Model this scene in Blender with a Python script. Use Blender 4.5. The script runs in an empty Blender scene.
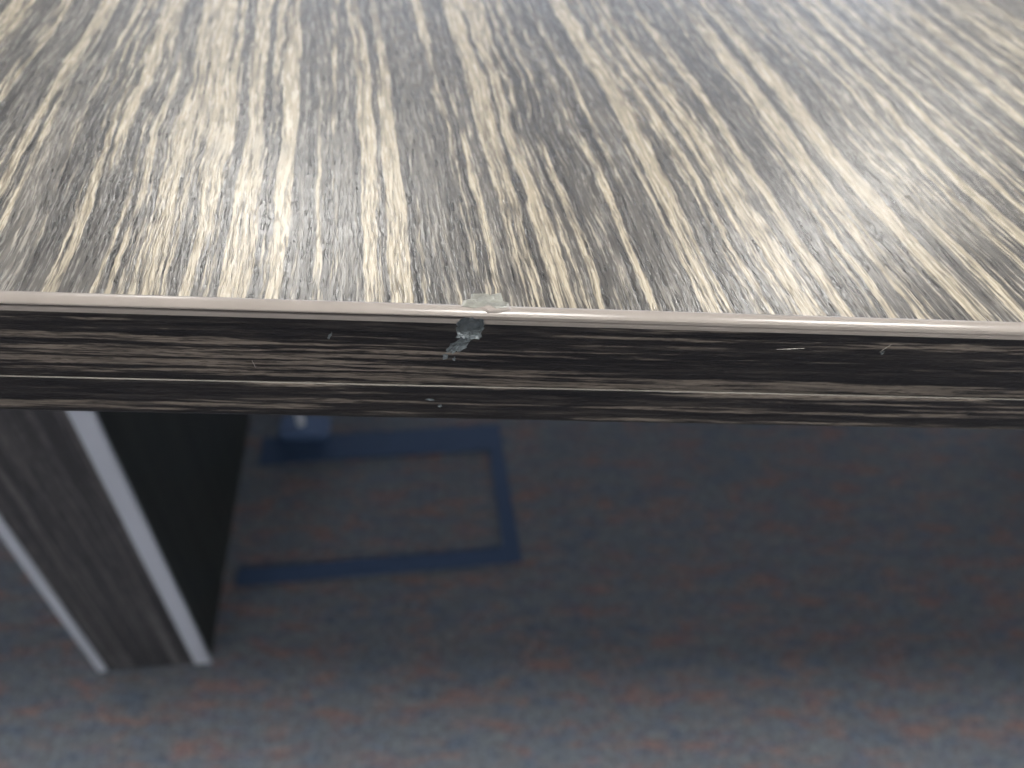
import bpy, bmesh, math, random
from mathutils import Vector, Matrix, noise as mnoise
random.seed(4)
scene=bpy.context.scene
scene.view_settings.view_transform='Standard'
scene.view_settings.look='None'
scene.view_settings.exposure=0.0

# ---------------------------------------------------------------- helpers
def link(ob,parent=None):
    scene.collection.objects.link(ob)
    if parent: ob.parent=parent
    return ob
def empty(name,loc=(0,0,0)):
    e=bpy.data.objects.new(name,None); e.location=loc; e.empty_display_size=.1
    return link(e)
def mesh_obj(name,bm,mats,parent=None,smooth=False):
    me=bpy.data.meshes.new(name); bmesh.ops.recalc_face_normals(bm,faces=bm.faces)
    bm.to_mesh(me); bm.free()
    for m in mats: me.materials.append(m)
    if smooth:
        for p in me.polygons: p.use_smooth=True
    return link(bpy.data.objects.new(name,me),parent)
def box(name,x0,x1,y0,y1,z0,z1,mat,parent=None,bev=0,M=None):
    bm=bmesh.new(); bmesh.ops.create_cube(bm,size=1)
    for v in bm.verts:
        v.co=Vector(((x0+x1)/2+v.co.x*(x1-x0),(y0+y1)/2+v.co.y*(y1-y0),(z0+z1)/2+v.co.z*(z1-z0)))
    if bev: bmesh.ops.bevel(bm,geom=bm.edges[:],offset=bev,segments=3,affect='EDGES',profile=.5)
    if M is not None: bm.transform(M)
    return mesh_obj(name,bm,[mat],parent)

class NT:
    def __init__(s,name):
        s.m=bpy.data.materials.new(name); s.m.use_nodes=True; s.t=s.m.node_tree; s.t.nodes.clear()
        s.out=s.n('ShaderNodeOutputMaterial'); s.b=s.n('ShaderNodeBsdfPrincipled'); s.l(s.b.outputs[0],s.out.inputs[0])
    def n(s,t,**k):
        x=s.t.nodes.new(t)
        for a,v in k.items(): setattr(x,a,v)
        return x
    def l(s,a,b): s.t.links.new(a,b)
    def coord(s): return s.n('ShaderNodeTexCoord').outputs['Object']
    def mapping(s,v,scale=(1,1,1),rot=(0,0,0),loc=(0,0,0)):
        m=s.n('ShaderNodeMapping'); m.inputs['Scale'].default_value=scale; m.inputs['Rotation'].default_value=rot
        m.inputs['Location'].default_value=loc; s.l(v,m.inputs['Vector']); return m.outputs[0]
    def noise(s,v,scale=1,detail=2,rough=.5,dist=0,out='Fac'):
        n=s.n('ShaderNodeTexNoise'); n.inputs['Scale'].default_value=scale; n.inputs['Detail'].default_value=detail
        n.inputs['Roughness'].default_value=rough; n.inputs['Distortion'].default_value=dist; s.l(v,n.inputs['Vector']); return n.outputs[out]
    def math(s,op,a,b=None,c=None,clamp=False):
        m=s.n('ShaderNodeMath',operation=op); m.use_clamp=clamp
        for i,x in enumerate((a,b,c)):
            if x is None: continue
            if isinstance(x,(int,float)): m.inputs[i].default_value=x
            else: s.l(x,m.inputs[i])
        return m.outputs[0]
    def ramp(s,f,stops,interp='LINEAR'):
        r=s.n('ShaderNodeValToRGB'); r.color_ramp.interpolation=interp; e=r.color_ramp.elements
        while len(e)<len(stops): e.new(.5)
        for i,(p,c) in enumerate(stops):
            e[i].position=p; e[i].color=(c if len(c)==4 else (*c,1)) if not isinstance(c,(int,float)) else (c,c,c,1)
        s.l(f,r.inputs[0]); return r.outputs[0]
    def mix(s,f,a,b,mode='MIX'):
        m=s.n('ShaderNodeMix',data_type='RGBA',blend_type=mode)
        for i,x in ((0,f),(6,a),(7,b)):
            if isinstance(x,(int,float)): m.inputs[i].default_value=x
            elif isinstance(x,tuple): m.inputs[i].default_value=(*x,1)
            else: s.l(x,m.inputs[i])
        return m.outputs[2]
    def bump(s,h,strength,dist):
        b=s.n('ShaderNodeBump'); b.inputs['Strength'].default_value=strength; b.inputs['Distance'].default_value=dist
        s.l(h,b.inputs['Height']); s.l(b.outputs[0],s.b.inputs['Normal'])

def simple(name,col,rough=.5,metal=0,em=None,es=0,var=0.0,vs=40,bump=0):
    t=NT(name); t.b.inputs['Roughness'].default_value=rough; t.b.inputs['Metallic'].default_value=metal
    n=t.noise(t.coord(),vs,3)
    c=t.mix(n,tuple(max(0,x*(1-var)) for x in col),tuple(min(1,x*(1+var)) for x in col))
    t.l(c,t.b.inputs['Base Color'])
    if bump: t.bump(n,bump,.0005)
    if em: t.b.inputs['Emission Color'].default_value=(*em,1); t.b.inputs['Emission Strength'].default_value=es
    return t.m

# grain wood: A = wide figure, B = medium lines, C = fine fibres, then pores
def wood(name,across,along,dark,light,fa=85,aa=1.1,rotz=0,rough=(.25,.45),bump=.4,bd=.0002,warp=.006,wf=4.5,jag=.0022,jf=(150,80),spec=.5,off=0,th=(.525,.56),poremix=.6,cf=(9,28)):
    t=NT(name)
    v=t.mapping(t.coord(),rot=(0,0,rotz),loc=(off,off*.7,off*.3))
    def vec(a,b):
        s=[1.0,1.0,1.0]; s[across]=a; s[along]=b
        return tuple(s)
    w1=t.noise(t.mapping(v,scale=vec(14,wf)),1,2)
    w2=t.noise(t.mapping(v,scale=vec(*jf)),1,3,.6)
    w=t.math('ADD',t.math('MULTIPLY',t.math('SUBTRACT',w1,.5),warp),t.math('MULTIPLY',t.math('SUBTRACT',w2,.5),jag))
    cx=t.n('ShaderNodeCombineXYZ'); t.l(w,cx.inputs[across])
    va=t.n('ShaderNodeVectorMath',operation='ADD'); t.l(v,va.inputs[0]); t.l(cx.outputs[0],va.inputs[1]); v2=va.outputs[0]
    A=t.noise(t.mapping(v2,scale=vec(fa,aa)),1,1,.5)
    B=t.noise(t.mapping(v2,scale=vec(fa*3.0,aa*3)),1,2,.5)
    C=t.noise(t.mapping(v2,scale=vec(fa*cf[0],aa*cf[1])),1,3,.65)
    # light figure mask, with hard ragged edges
    val=t.math('ADD',t.math('ADD',t.math('MULTIPLY',A,.44),t.math('MULTIPLY',B,.36)),t.math('MULTIPLY',C,.24))
    mask=t.ramp(val,[(th[0],0.0),(th[1],1.0)])
    fib=t.math('ADD',t.math('MULTIPLY',C,.6),t.math('MULTIPLY',B,.4))
    dk=t.ramp(fib,[(.36,dark[0]),(.50,dark[1]),(.62,dark[2])])
    lt=t.ramp(fib,[(.38,light[0]),(.60,light[1])])
    col=t.mix(mask,dk,lt)
    Pn=t.noise(t.mapping(v2,scale=vec(fa*12,aa*60)),1,1,.5)
    pore=t.ramp(Pn,[(.56,0.0),(.61,1.0)])
    col=t.mix(t.math('MULTIPLY',pore,poremix),col,t.mix(1.0,col,(.25,.25,.25),'MULTIPLY'))
    t.l(col,t.b.inputs['Base Color'])
    r=t.math('ADD',t.math('MULTIPLY',C,rough[1]-rough[0]),rough[0]); t.l(r,t.b.inputs['Roughness'])
    D=t.noise(t.mapping(v2,scale=vec(fa*7,aa*130)),1,2,.6)
    h=t.math('SUBTRACT',t.math('ADD',t.math('MULTIPLY',C,.6),t.math('MULTIPLY',D,.8)),t.math('MULTIPLY',pore,.4))
    t.bump(h,bump,bd)
    t.b.inputs['Specular IOR Level'].default_value=spec
    return t.m

GR=math.radians(7.0)     # table top grain and leg are turned against this slightly angled edge
m_top=wood('laminate_zebrano_top',0,1,((.032,.030,.028),(.082,.076,.068),(.175,.160,.137)),((.15,.128,.096),(.345,.30,.225)),
           fa=140,aa=2.0,rotz=-GR,rough=(.16,.36),bump=.65,bd=.0003,spec=.65,jag=.0017,warp=.015,wf=6.5,th=(.525,.575))
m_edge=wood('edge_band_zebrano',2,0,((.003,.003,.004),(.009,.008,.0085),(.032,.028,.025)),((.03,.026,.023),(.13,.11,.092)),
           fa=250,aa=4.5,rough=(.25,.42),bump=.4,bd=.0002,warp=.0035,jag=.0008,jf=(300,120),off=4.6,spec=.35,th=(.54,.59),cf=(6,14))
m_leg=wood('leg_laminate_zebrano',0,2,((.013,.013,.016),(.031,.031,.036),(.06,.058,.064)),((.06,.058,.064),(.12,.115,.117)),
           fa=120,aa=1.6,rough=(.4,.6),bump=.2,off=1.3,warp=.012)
m_leg_shaded=wood('leg_side_laminate_shaded',1,2,((.007,.009,.009),(.012,.016,.014),(.021,.025,.023)),((.021,.025,.023),(.031,.036,.032)),
           fa=75,aa=1.2,rough=(.45,.6),bump=.2,off=5.3)  # same leg laminate, colours darkened for the shadow its sides stand in
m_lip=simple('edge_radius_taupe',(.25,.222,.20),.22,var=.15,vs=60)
m_seam=simple('edge_seam_painted_light',(.15,.14,.125),.4,var=.8,vs=30)  # pale ledge face: the ceiling light it would catch put into its colour
m_core=simple('exposed_board_core',(.088,.102,.11),.45,var=.75,vs=700,bump=.7)
m_flake=simple('lifted_lacquer_flake',(.18,.18,.158),.2,var=.6,vs=450,bump=.8)
m_alu=simple('leg_trim_satin_grey',(.46,.49,.56),.35,metal=.1,var=.05)
m_scr=simple('scratch_raised_pale',(.40,.38,.35),.4,var=.1)

# carpet
t=NT('carpet_blue_grey')
v=t.coord()
big=t.noise(t.mapping(v,scale=(9,26,1)),1,4,.6,.6)
red=t.ramp(t.noise(t.mapping(v,scale=(16,55,1),loc=(3,1,0)),1,5,.75,.5),[(.50,0.0),(.61,1.0)])
blu=t.ramp(t.noise(t.mapping(v,scale=(30,70,1),loc=(7,5,0)),1,4,.6,.5),[(.45,0.0),(.65,1.0)])
c=t.mix(big,(.158,.182,.215),(.235,.25,.268))
c=t.mix(t.math('MULTIPLY',blu,.5),c,(.10,.155,.25))
c=t.mix(t.math('MULTIPLY',red,.62),c,(.35,.19,.155))
mid=t.noise(v,110,3,.7)
fine=t.noise(v,260,3,.7)
c=t.mix(.5,c,t.ramp(mid,[(.38,.40),(.62,1.0)]),'MULTIPLY')
c=t.mix(.7,c,t.ramp(fine,[(.35,.35),(.65,1.0)]),'MULTIPLY')
t.l(c,t.b.inputs['Base Color']); t.b.inputs['Roughness'].default_value=.95; t.b.inputs['Specular IOR Level'].default_value=.1
t.bump(fine,.8,.003); m_carpet=t.m
m_wall=simple('wall_paint',(.70,.71,.73),.8,var=.03,vs=3)
m_ceil=simple('ceiling_tile',(.75,.75,.75),.9,var=.04,vs=60)
m_base=simple('baseboard_grey',(.25,.25,.27),.5,var=.05)
m_panel=simple('ceiling_light_diffuser',(.9,.9,.9),.5,em=(1,.98,.94),es=35)
m_rim=simple('ceiling_light_rim',(.8,.8,.8),.4,var=.03)
m_tape=simple('floor_outline_blue',(.027,.054,.115),.75,var=.2,vs=60)
m_blue=simple('plug_blue_plastic',(.07,.115,.22),.4,var=.05)
m_white=simple('cable_white',(.6,.63,.68),.4,var=.03)

# ---------------------------------------------------------------- room
X0,X1,Y0,Y1,H=-4.2,4.6,-4.2,5.4,2.7
box('floor',X0-.1,X1+.1,Y0-.1,Y1+.1,-.1,0,m_carpet)
box('ceiling',X0-.1,X1+.1,Y0-.1,Y1+.1,H,H+.1,m_ceil)
box('wall_left',X0-.1,X0,Y0,Y1,0,H,m_wall)
box('wall_right',X1,X1+.1,Y0,Y1,0,H,m_wall)
box('wall_front',X0,X1,Y0-.1,Y0,0,H,m_wall)
wb=empty('wall_back')
wx0,wx1,wz0,wz1=-2.6,3.4,.85,2.0
box('below',X0,X1,Y1,Y1+.1,0,wz0,m_wall,wb); box('above',X0,X1,Y1,Y1+.1,wz1,H,m_wall,wb)
box('side_a',X0,wx0,Y1,Y1+.1,wz0,wz1,m_wall,wb); box('side_b',wx1,X1,Y1,Y1+.1,wz0,wz1,m_wall,wb)
win=empty('fill_window_1')  # unseen window, added to send bluish fill light under the table
for i in range(5):
    x=wx0+(wx1-wx0)*i/4; box('mullion_%d'%i,x-.025,x+.025,Y1+.02,Y1+.08,wz0,wz1,m_rim,win)
box('rail_low',wx0,wx1,Y1+.02,Y1+.08,wz0,wz0+.05,m_rim,win); box('rail_high',wx0,wx1,Y1+.02,Y1+.08,wz1-.05,wz1,m_rim,win)
box('baseboard_back',X0,X1,Y1-.015,Y1,0,.09,m_base); box('baseboard_left',X0,X0+.015,Y0,Y1,0,.09,m_base)
box('baseboard_right',X1-.015,X1,Y0,Y1,0,.09,m_base); box('baseboard_front',X0,X1,Y0,Y0+.015,0,.09,m_base)
for cx_,cy_ in ((-.75,2.75),(1.65,2.75),(3.9,2.75),(-3.1,2.75),(-.75,-.45),(.45,-.45),(1.65,-.45),(-1.95,-3.2),(.45,-3.2),(2.85,-3.2)):  # rear row is unseen, added as fill for the shade under the table
        e=empty('ceiling_light_and_fill_panel',(cx_,cy_,H)); 
        box('diffuser',-.28,.28,-.28,.28,-.02,-.004,m_panel,e)
        for k,(a,b,c_,d) in enumerate(((-.3,.3,-.3,-.28),(-.3,.3,.28,.3),(-.3,-.28,-.28,.28),(.28,.3,-.28,.28))):
            box('rim_%d'%k,a,b,c_,d,-.025,0,m_rim,e)

# ---------------------------------------------------------------- table
table=empty('conference_table')
TX0,TX1,TY1,ZT,TH=-.78,1.5,1.35,.75,.040
r=.0032; W=.0036
box('tabletop',TX0+W,TX1-W,W-.0004,TY1-W,ZT-TH+.001,ZT-.00005,m_top,table)
prof=[]
def arc(cy,cz,rad,a0,a1,n):
    return [(cy+rad*math.cos(a0+(a1-a0)*i/n),cz+rad*math.sin(a0+(a1-a0)*i/n)) for i in range(n+1)]
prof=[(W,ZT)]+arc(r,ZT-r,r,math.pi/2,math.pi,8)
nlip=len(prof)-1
zs=ZT-.0260
prof+=[(0,zs+.0006),(.0003,zs+.0004),(.0003,zs+.0001)]
nseam=len(prof)-1
prof+=[(-.0002,zs-.0000)]
nseam2=len(prof)-1
prof+=[(-.0004,zs-.0006),(-.0004,ZT-TH+.002)]+arc(.0016,ZT-TH+.002,.002,math.pi,1.5*math.pi,5)[1:]
prof+=[(W,ZT-TH)]
def band(name,x0,x1,parent,nx=2):
    bm=bmesh.new(); rings=[]
    for i in range(nx+1):
        x=x0+(x1-x0)*i/nx
        rings.append([bm.verts.new((x,y,z)) for y,z in prof])
    n=len(prof)
    for a,b in zip(rings,rings[1:]):
        for j in range(n):
            k=(j+1)%n
            f=bm.faces.new((a[j],a[k],b[k],b[j]))
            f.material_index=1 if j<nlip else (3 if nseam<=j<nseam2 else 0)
            f.smooth=j<nlip
    bm.faces.new(rings[0]); bm.faces.new(rings[-1])
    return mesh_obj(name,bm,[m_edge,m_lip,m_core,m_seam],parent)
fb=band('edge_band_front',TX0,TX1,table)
def gouge(cx,cy,cz,sx,sy,sz,ang,seed,amp=.35,fr=2.2,sq=0):
    bm=bmesh.new(); bmesh.ops.create_icosphere(bm,subdivisions=4,radius=1)
    for v in bm.verts:
        if sq:
            m=max(abs(v.co.x),abs(v.co.z),.3); k=1+sq*(1/m-1)*.8
            v.co=Vector((v.co.x*k,v.co.y,v.co.z*k))
        n=mnoise.noise(v.co*fr+Vector((seed,seed*2,0)))+.5*mnoise.noise(v.co*fr*3+Vector((seed,0,seed)))
        v.co*=1+amp*n
        v.co=Vector((v.co.x*sx,v.co.y*sy,v.co.z*sz))
    bm.transform(Matrix.Translation((cx,cy,cz))@Matrix.Rotation(ang,4,'Y'))
    return mesh_obj('gouge',bm,[m_core])
cutters=[gouge(-.0036,.0004,ZT-.0050,.0034,.0022,.0034,.1,1.3,.25,2.6,.8),
         gouge(-.0062,-.0001,ZT-.0105,.0016,.0009,.0040,.75,4.1,.5,3.0),
         gouge(-.0098,-.0003,ZT-.0148,.0008,.0006,.0011,.3,7.7,.5),
         gouge(-.0075,-.0003,ZT-.0155,.0006,.0005,.0009,.1,9.2,.5),
         gouge(-.039,-.0002,ZT-.0085,.0004,.0005,.0014,.5,3.2,.5),
         gouge(-.014,-.0006,ZT-.0310,.0014,.0005,.0004,.1,6.2,.5),
         gouge(-.011,-.0006,ZT-.0335,.0007,.0005,.0006,.1,8.2,.5),
         gouge(.1075,-.0003,ZT-.0092,.0006,.0005,.0008,.4,2.2,.5)]
bpy.context.view_layer.update()
for i,c_ in enumerate(cutters):
    md=fb.modifiers.new('cut%d'%i,'BOOLEAN'); md.operation='DIFFERENCE'; md.object=c_; md.solver='EXACT'
    md.material_mode='TRANSFER'
bpy.context.view_layer.update()
me=bpy.data.meshes.new_from_object(fb.evaluated_get(bpy.context.evaluated_depsgraph_get()))
fb.modifiers.clear(); fb.data=me
for c_ in cutters: bpy.data.objects.remove(c_)
box('edge_band_back',TX0,TX1,TY1-W,TY1,ZT-TH,ZT,m_edge,table,bev=.001)
box('edge_band_left',TX0,TX0+W,W,TY1-W,ZT-TH,ZT,m_edge,table,bev=.001)
box('edge_band_right',TX1-W,TX1,W,TY1-W,ZT-TH,ZT,m_edge,table,bev=.001)
def flake(name,pts,z0,th,mat,amp=.00015):
    bm=bmesh.new()
    cx=sum(p[0] for p in pts)/len(pts); cy=sum(p[1] for p in pts)/len(pts)
    rings=[]
    for s,dz in ((1.0,0),(1.0,th*.6),(.86,th),(.5,th)):
        rings.append([bm.verts.new((cx+(x-cx)*s,cy+(y-cy)*s,z0+dz+(random.uniform(-1,1)*amp if dz else 0))) for x,y in pts])
    n=len(pts)
    for a,b in zip(rings,rings[1:]):
        for j in range(n): bm.faces.new((a[j],a[(j+1)%n],b[(j+1)%n],b[j]))
    bm.faces.new(rings[-1]); bm.faces.new(list(reversed(rings[0])))
    return mesh_obj(name,bm,[mat],table)
flake('lifted_flake',[(-.0060,.0030),(-.0054,.0054),(-.0036,.0058),(-.0034,.0080),(.0002,.0084),(.0012,.0078),(.0042,.0086),(.0048,.0052),(.0060,.0048),(.0062,.0028),(.0030,.0024),(.0005,.0034),(-.0025,.0024)],ZT-.0001,.0004,m_flake)
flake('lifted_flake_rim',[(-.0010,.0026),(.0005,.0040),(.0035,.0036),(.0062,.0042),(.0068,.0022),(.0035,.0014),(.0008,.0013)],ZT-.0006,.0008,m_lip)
def scratch(name,p0,p1,w):
    bm=bmesh.new(); a=Vector((p0[0],-.00002,p0[1])); b=Vector((p1[0],-.00002,p1[1])); d=(b-a).normalized(); s=Vector((d.z,0,-d.x))
    N=8; L=[]
    for i in range(N+1):
        q=a.lerp(b,i/N)+s*random.uniform(-1,1)*w*.6; ww=w*(math.sin(math.pi*(i+.3)/(N+.6)))
        L.append([bm.verts.new(q+s*ww+Vector((0,.00005,0))),bm.verts.new(q+Vector((0,-.00007,0))),bm.verts.new(q-s*ww+Vector((0,.00005,0)))])
    for u,v_ in zip(L,L[1:]):
        for j in range(2): bm.faces.new((u[j],u[j+1],v_[j+1],v_[j]))
    mesh_obj(name,bm,[m_scr],table)
scratch('scratch_1',(.078,ZT-.0090),(.0855,ZT-.0083),.00004)
scratch('scratch_2',(.1065,ZT-.0090),(.1085,ZT-.0060),.00004)
scratch('scratch_3',(-.060,ZT-.0180),(-.0595,ZT-.0205),.00004)

def leg(name,cx,cy,ang):
    e=empty(name,(cx,cy,0)); e.parent=table
    e.rotation_euler=(0,0,ang)
    w,d,h=.119,.56,ZT-TH-.0005
    bm=bmesh.new(); bmesh.ops.create_cube(bm,size=1)
    for v_ in bm.verts: v_.co=Vector(((v_.co.x-.5)*w,(v_.co.y+.5)*d,(v_.co.z+.5)*h))
    bm.normal_update()
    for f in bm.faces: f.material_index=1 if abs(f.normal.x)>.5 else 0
    mesh_obj('panel',bm,[m_leg,m_leg_shaded],e)
    box('trim_inner',-.016,.0015,-.0015,.004,0.0,h,m_alu,e,bev=.001)
    box('trim_outer',-w-.0015,-w+.009,-.0015,.004,0.0,h,m_alu,e,bev=.001)
    box('trim_back_inner',-.017,.0015,d-.004,d+.0015,0.0,h,m_alu,e,bev=.001)
    box('trim_back_outer',-w-.0015,-w+.009,d-.004,d+.0015,0.0,h,m_alu,e,bev=.001)
leg('leg_1',-.279,.253,math.radians(4.5))
leg('leg_2',1.30,.253,math.radians(4.5))

# ---------------------------------------------------------------- floor outline
u=Vector((math.cos(math.radians(6)),math.sin(math.radians(6)),0)); vv=Vector((-u.y,u.x,0))
O=Vector((.086,.3865,0))
bm=bmesh.new()
def strip(a0,a1,b0,b1):
    z0,z1=.0002,.003
    c8=[bm.verts.new(O+u*a+vv*b+Vector((0,0,z))) for z in (z0,z1) for a,b in ((a0,b0),(a1,b0),(a1,b1),(a0,b1))]
    for q in ((0,3,2,1),(4,5,6,7),(0,1,5,4),(1,2,6,5),(2,3,7,6),(3,0,4,7)): bm.faces.new([c8[i] for i in q])
strip(-.358,0,0,.024); strip(-.022,0,.024,.19); strip(-.345,0,.19,.237)
mesh_obj('floor_tape_outline',bm,[m_tape])

cb=empty('power_cable',(-.222,.600,0))
box('plug',-.035,.035,-.016,.016,.003,.022,m_blue,cb,bev=.003)
cu=bpy.data.curves.new('cord','CURVE'); cu.dimensions='3D'; cu.bevel_depth=.006; cu.bevel_resolution=4
sp=cu.splines.new('BEZIER'); pts=[(-.005,0,.02),(-.001,.0,.3),(-.005,.0,.709)]; sp.bezier_points.add(2)
for b_,p_ in zip(sp.bezier_points,pts): b_.co=p_; b_.handle_left_type=b_.handle_right_type='AUTO'
cu.materials.append(m_white); link(bpy.data.objects.new('cord',cu),cb)

# ---------------------------------------------------------------- world
w=bpy.data.worlds.new('daylight'); scene.world=w; w.use_nodes=True
w.node_tree.nodes['Background'].inputs[0].default_value=(.74,.83,1,1); w.node_tree.nodes['Background'].inputs[1].default_value=3.6
# ---------------------------------------------------------------- camera
F_PX=770.0
psi,p,th=map(math.radians,(6.1,45.4,5.7))
h=Vector((math.sin(psi),math.cos(psi),0)); R0=Vector((math.cos(psi),-math.sin(psi),0))
F=math.cos(p)*h-math.sin(p)*Vector((0,0,1)); U0=R0.cross(F)
R=math.cos(th)*R0+math.sin(th)*U0; U=-math.sin(th)*R0+math.cos(th)*U0
cam=bpy.data.objects.new('camera',bpy.data.cameras.new('camera')); link(cam); scene.camera=cam
M=Matrix((R,U,-F)).transposed().to_4x4(); M.translation=Vector((-.0072,-.1471,.8755)); cam.matrix_world=M
cam.data.lens=36*F_PX/1024; cam.data.sensor_width=36; cam.data.clip_start=.01
cam.data.dof.use_dof=True; cam.data.dof.focus_distance=.197; cam.data.dof.aperture_fstop=8.5
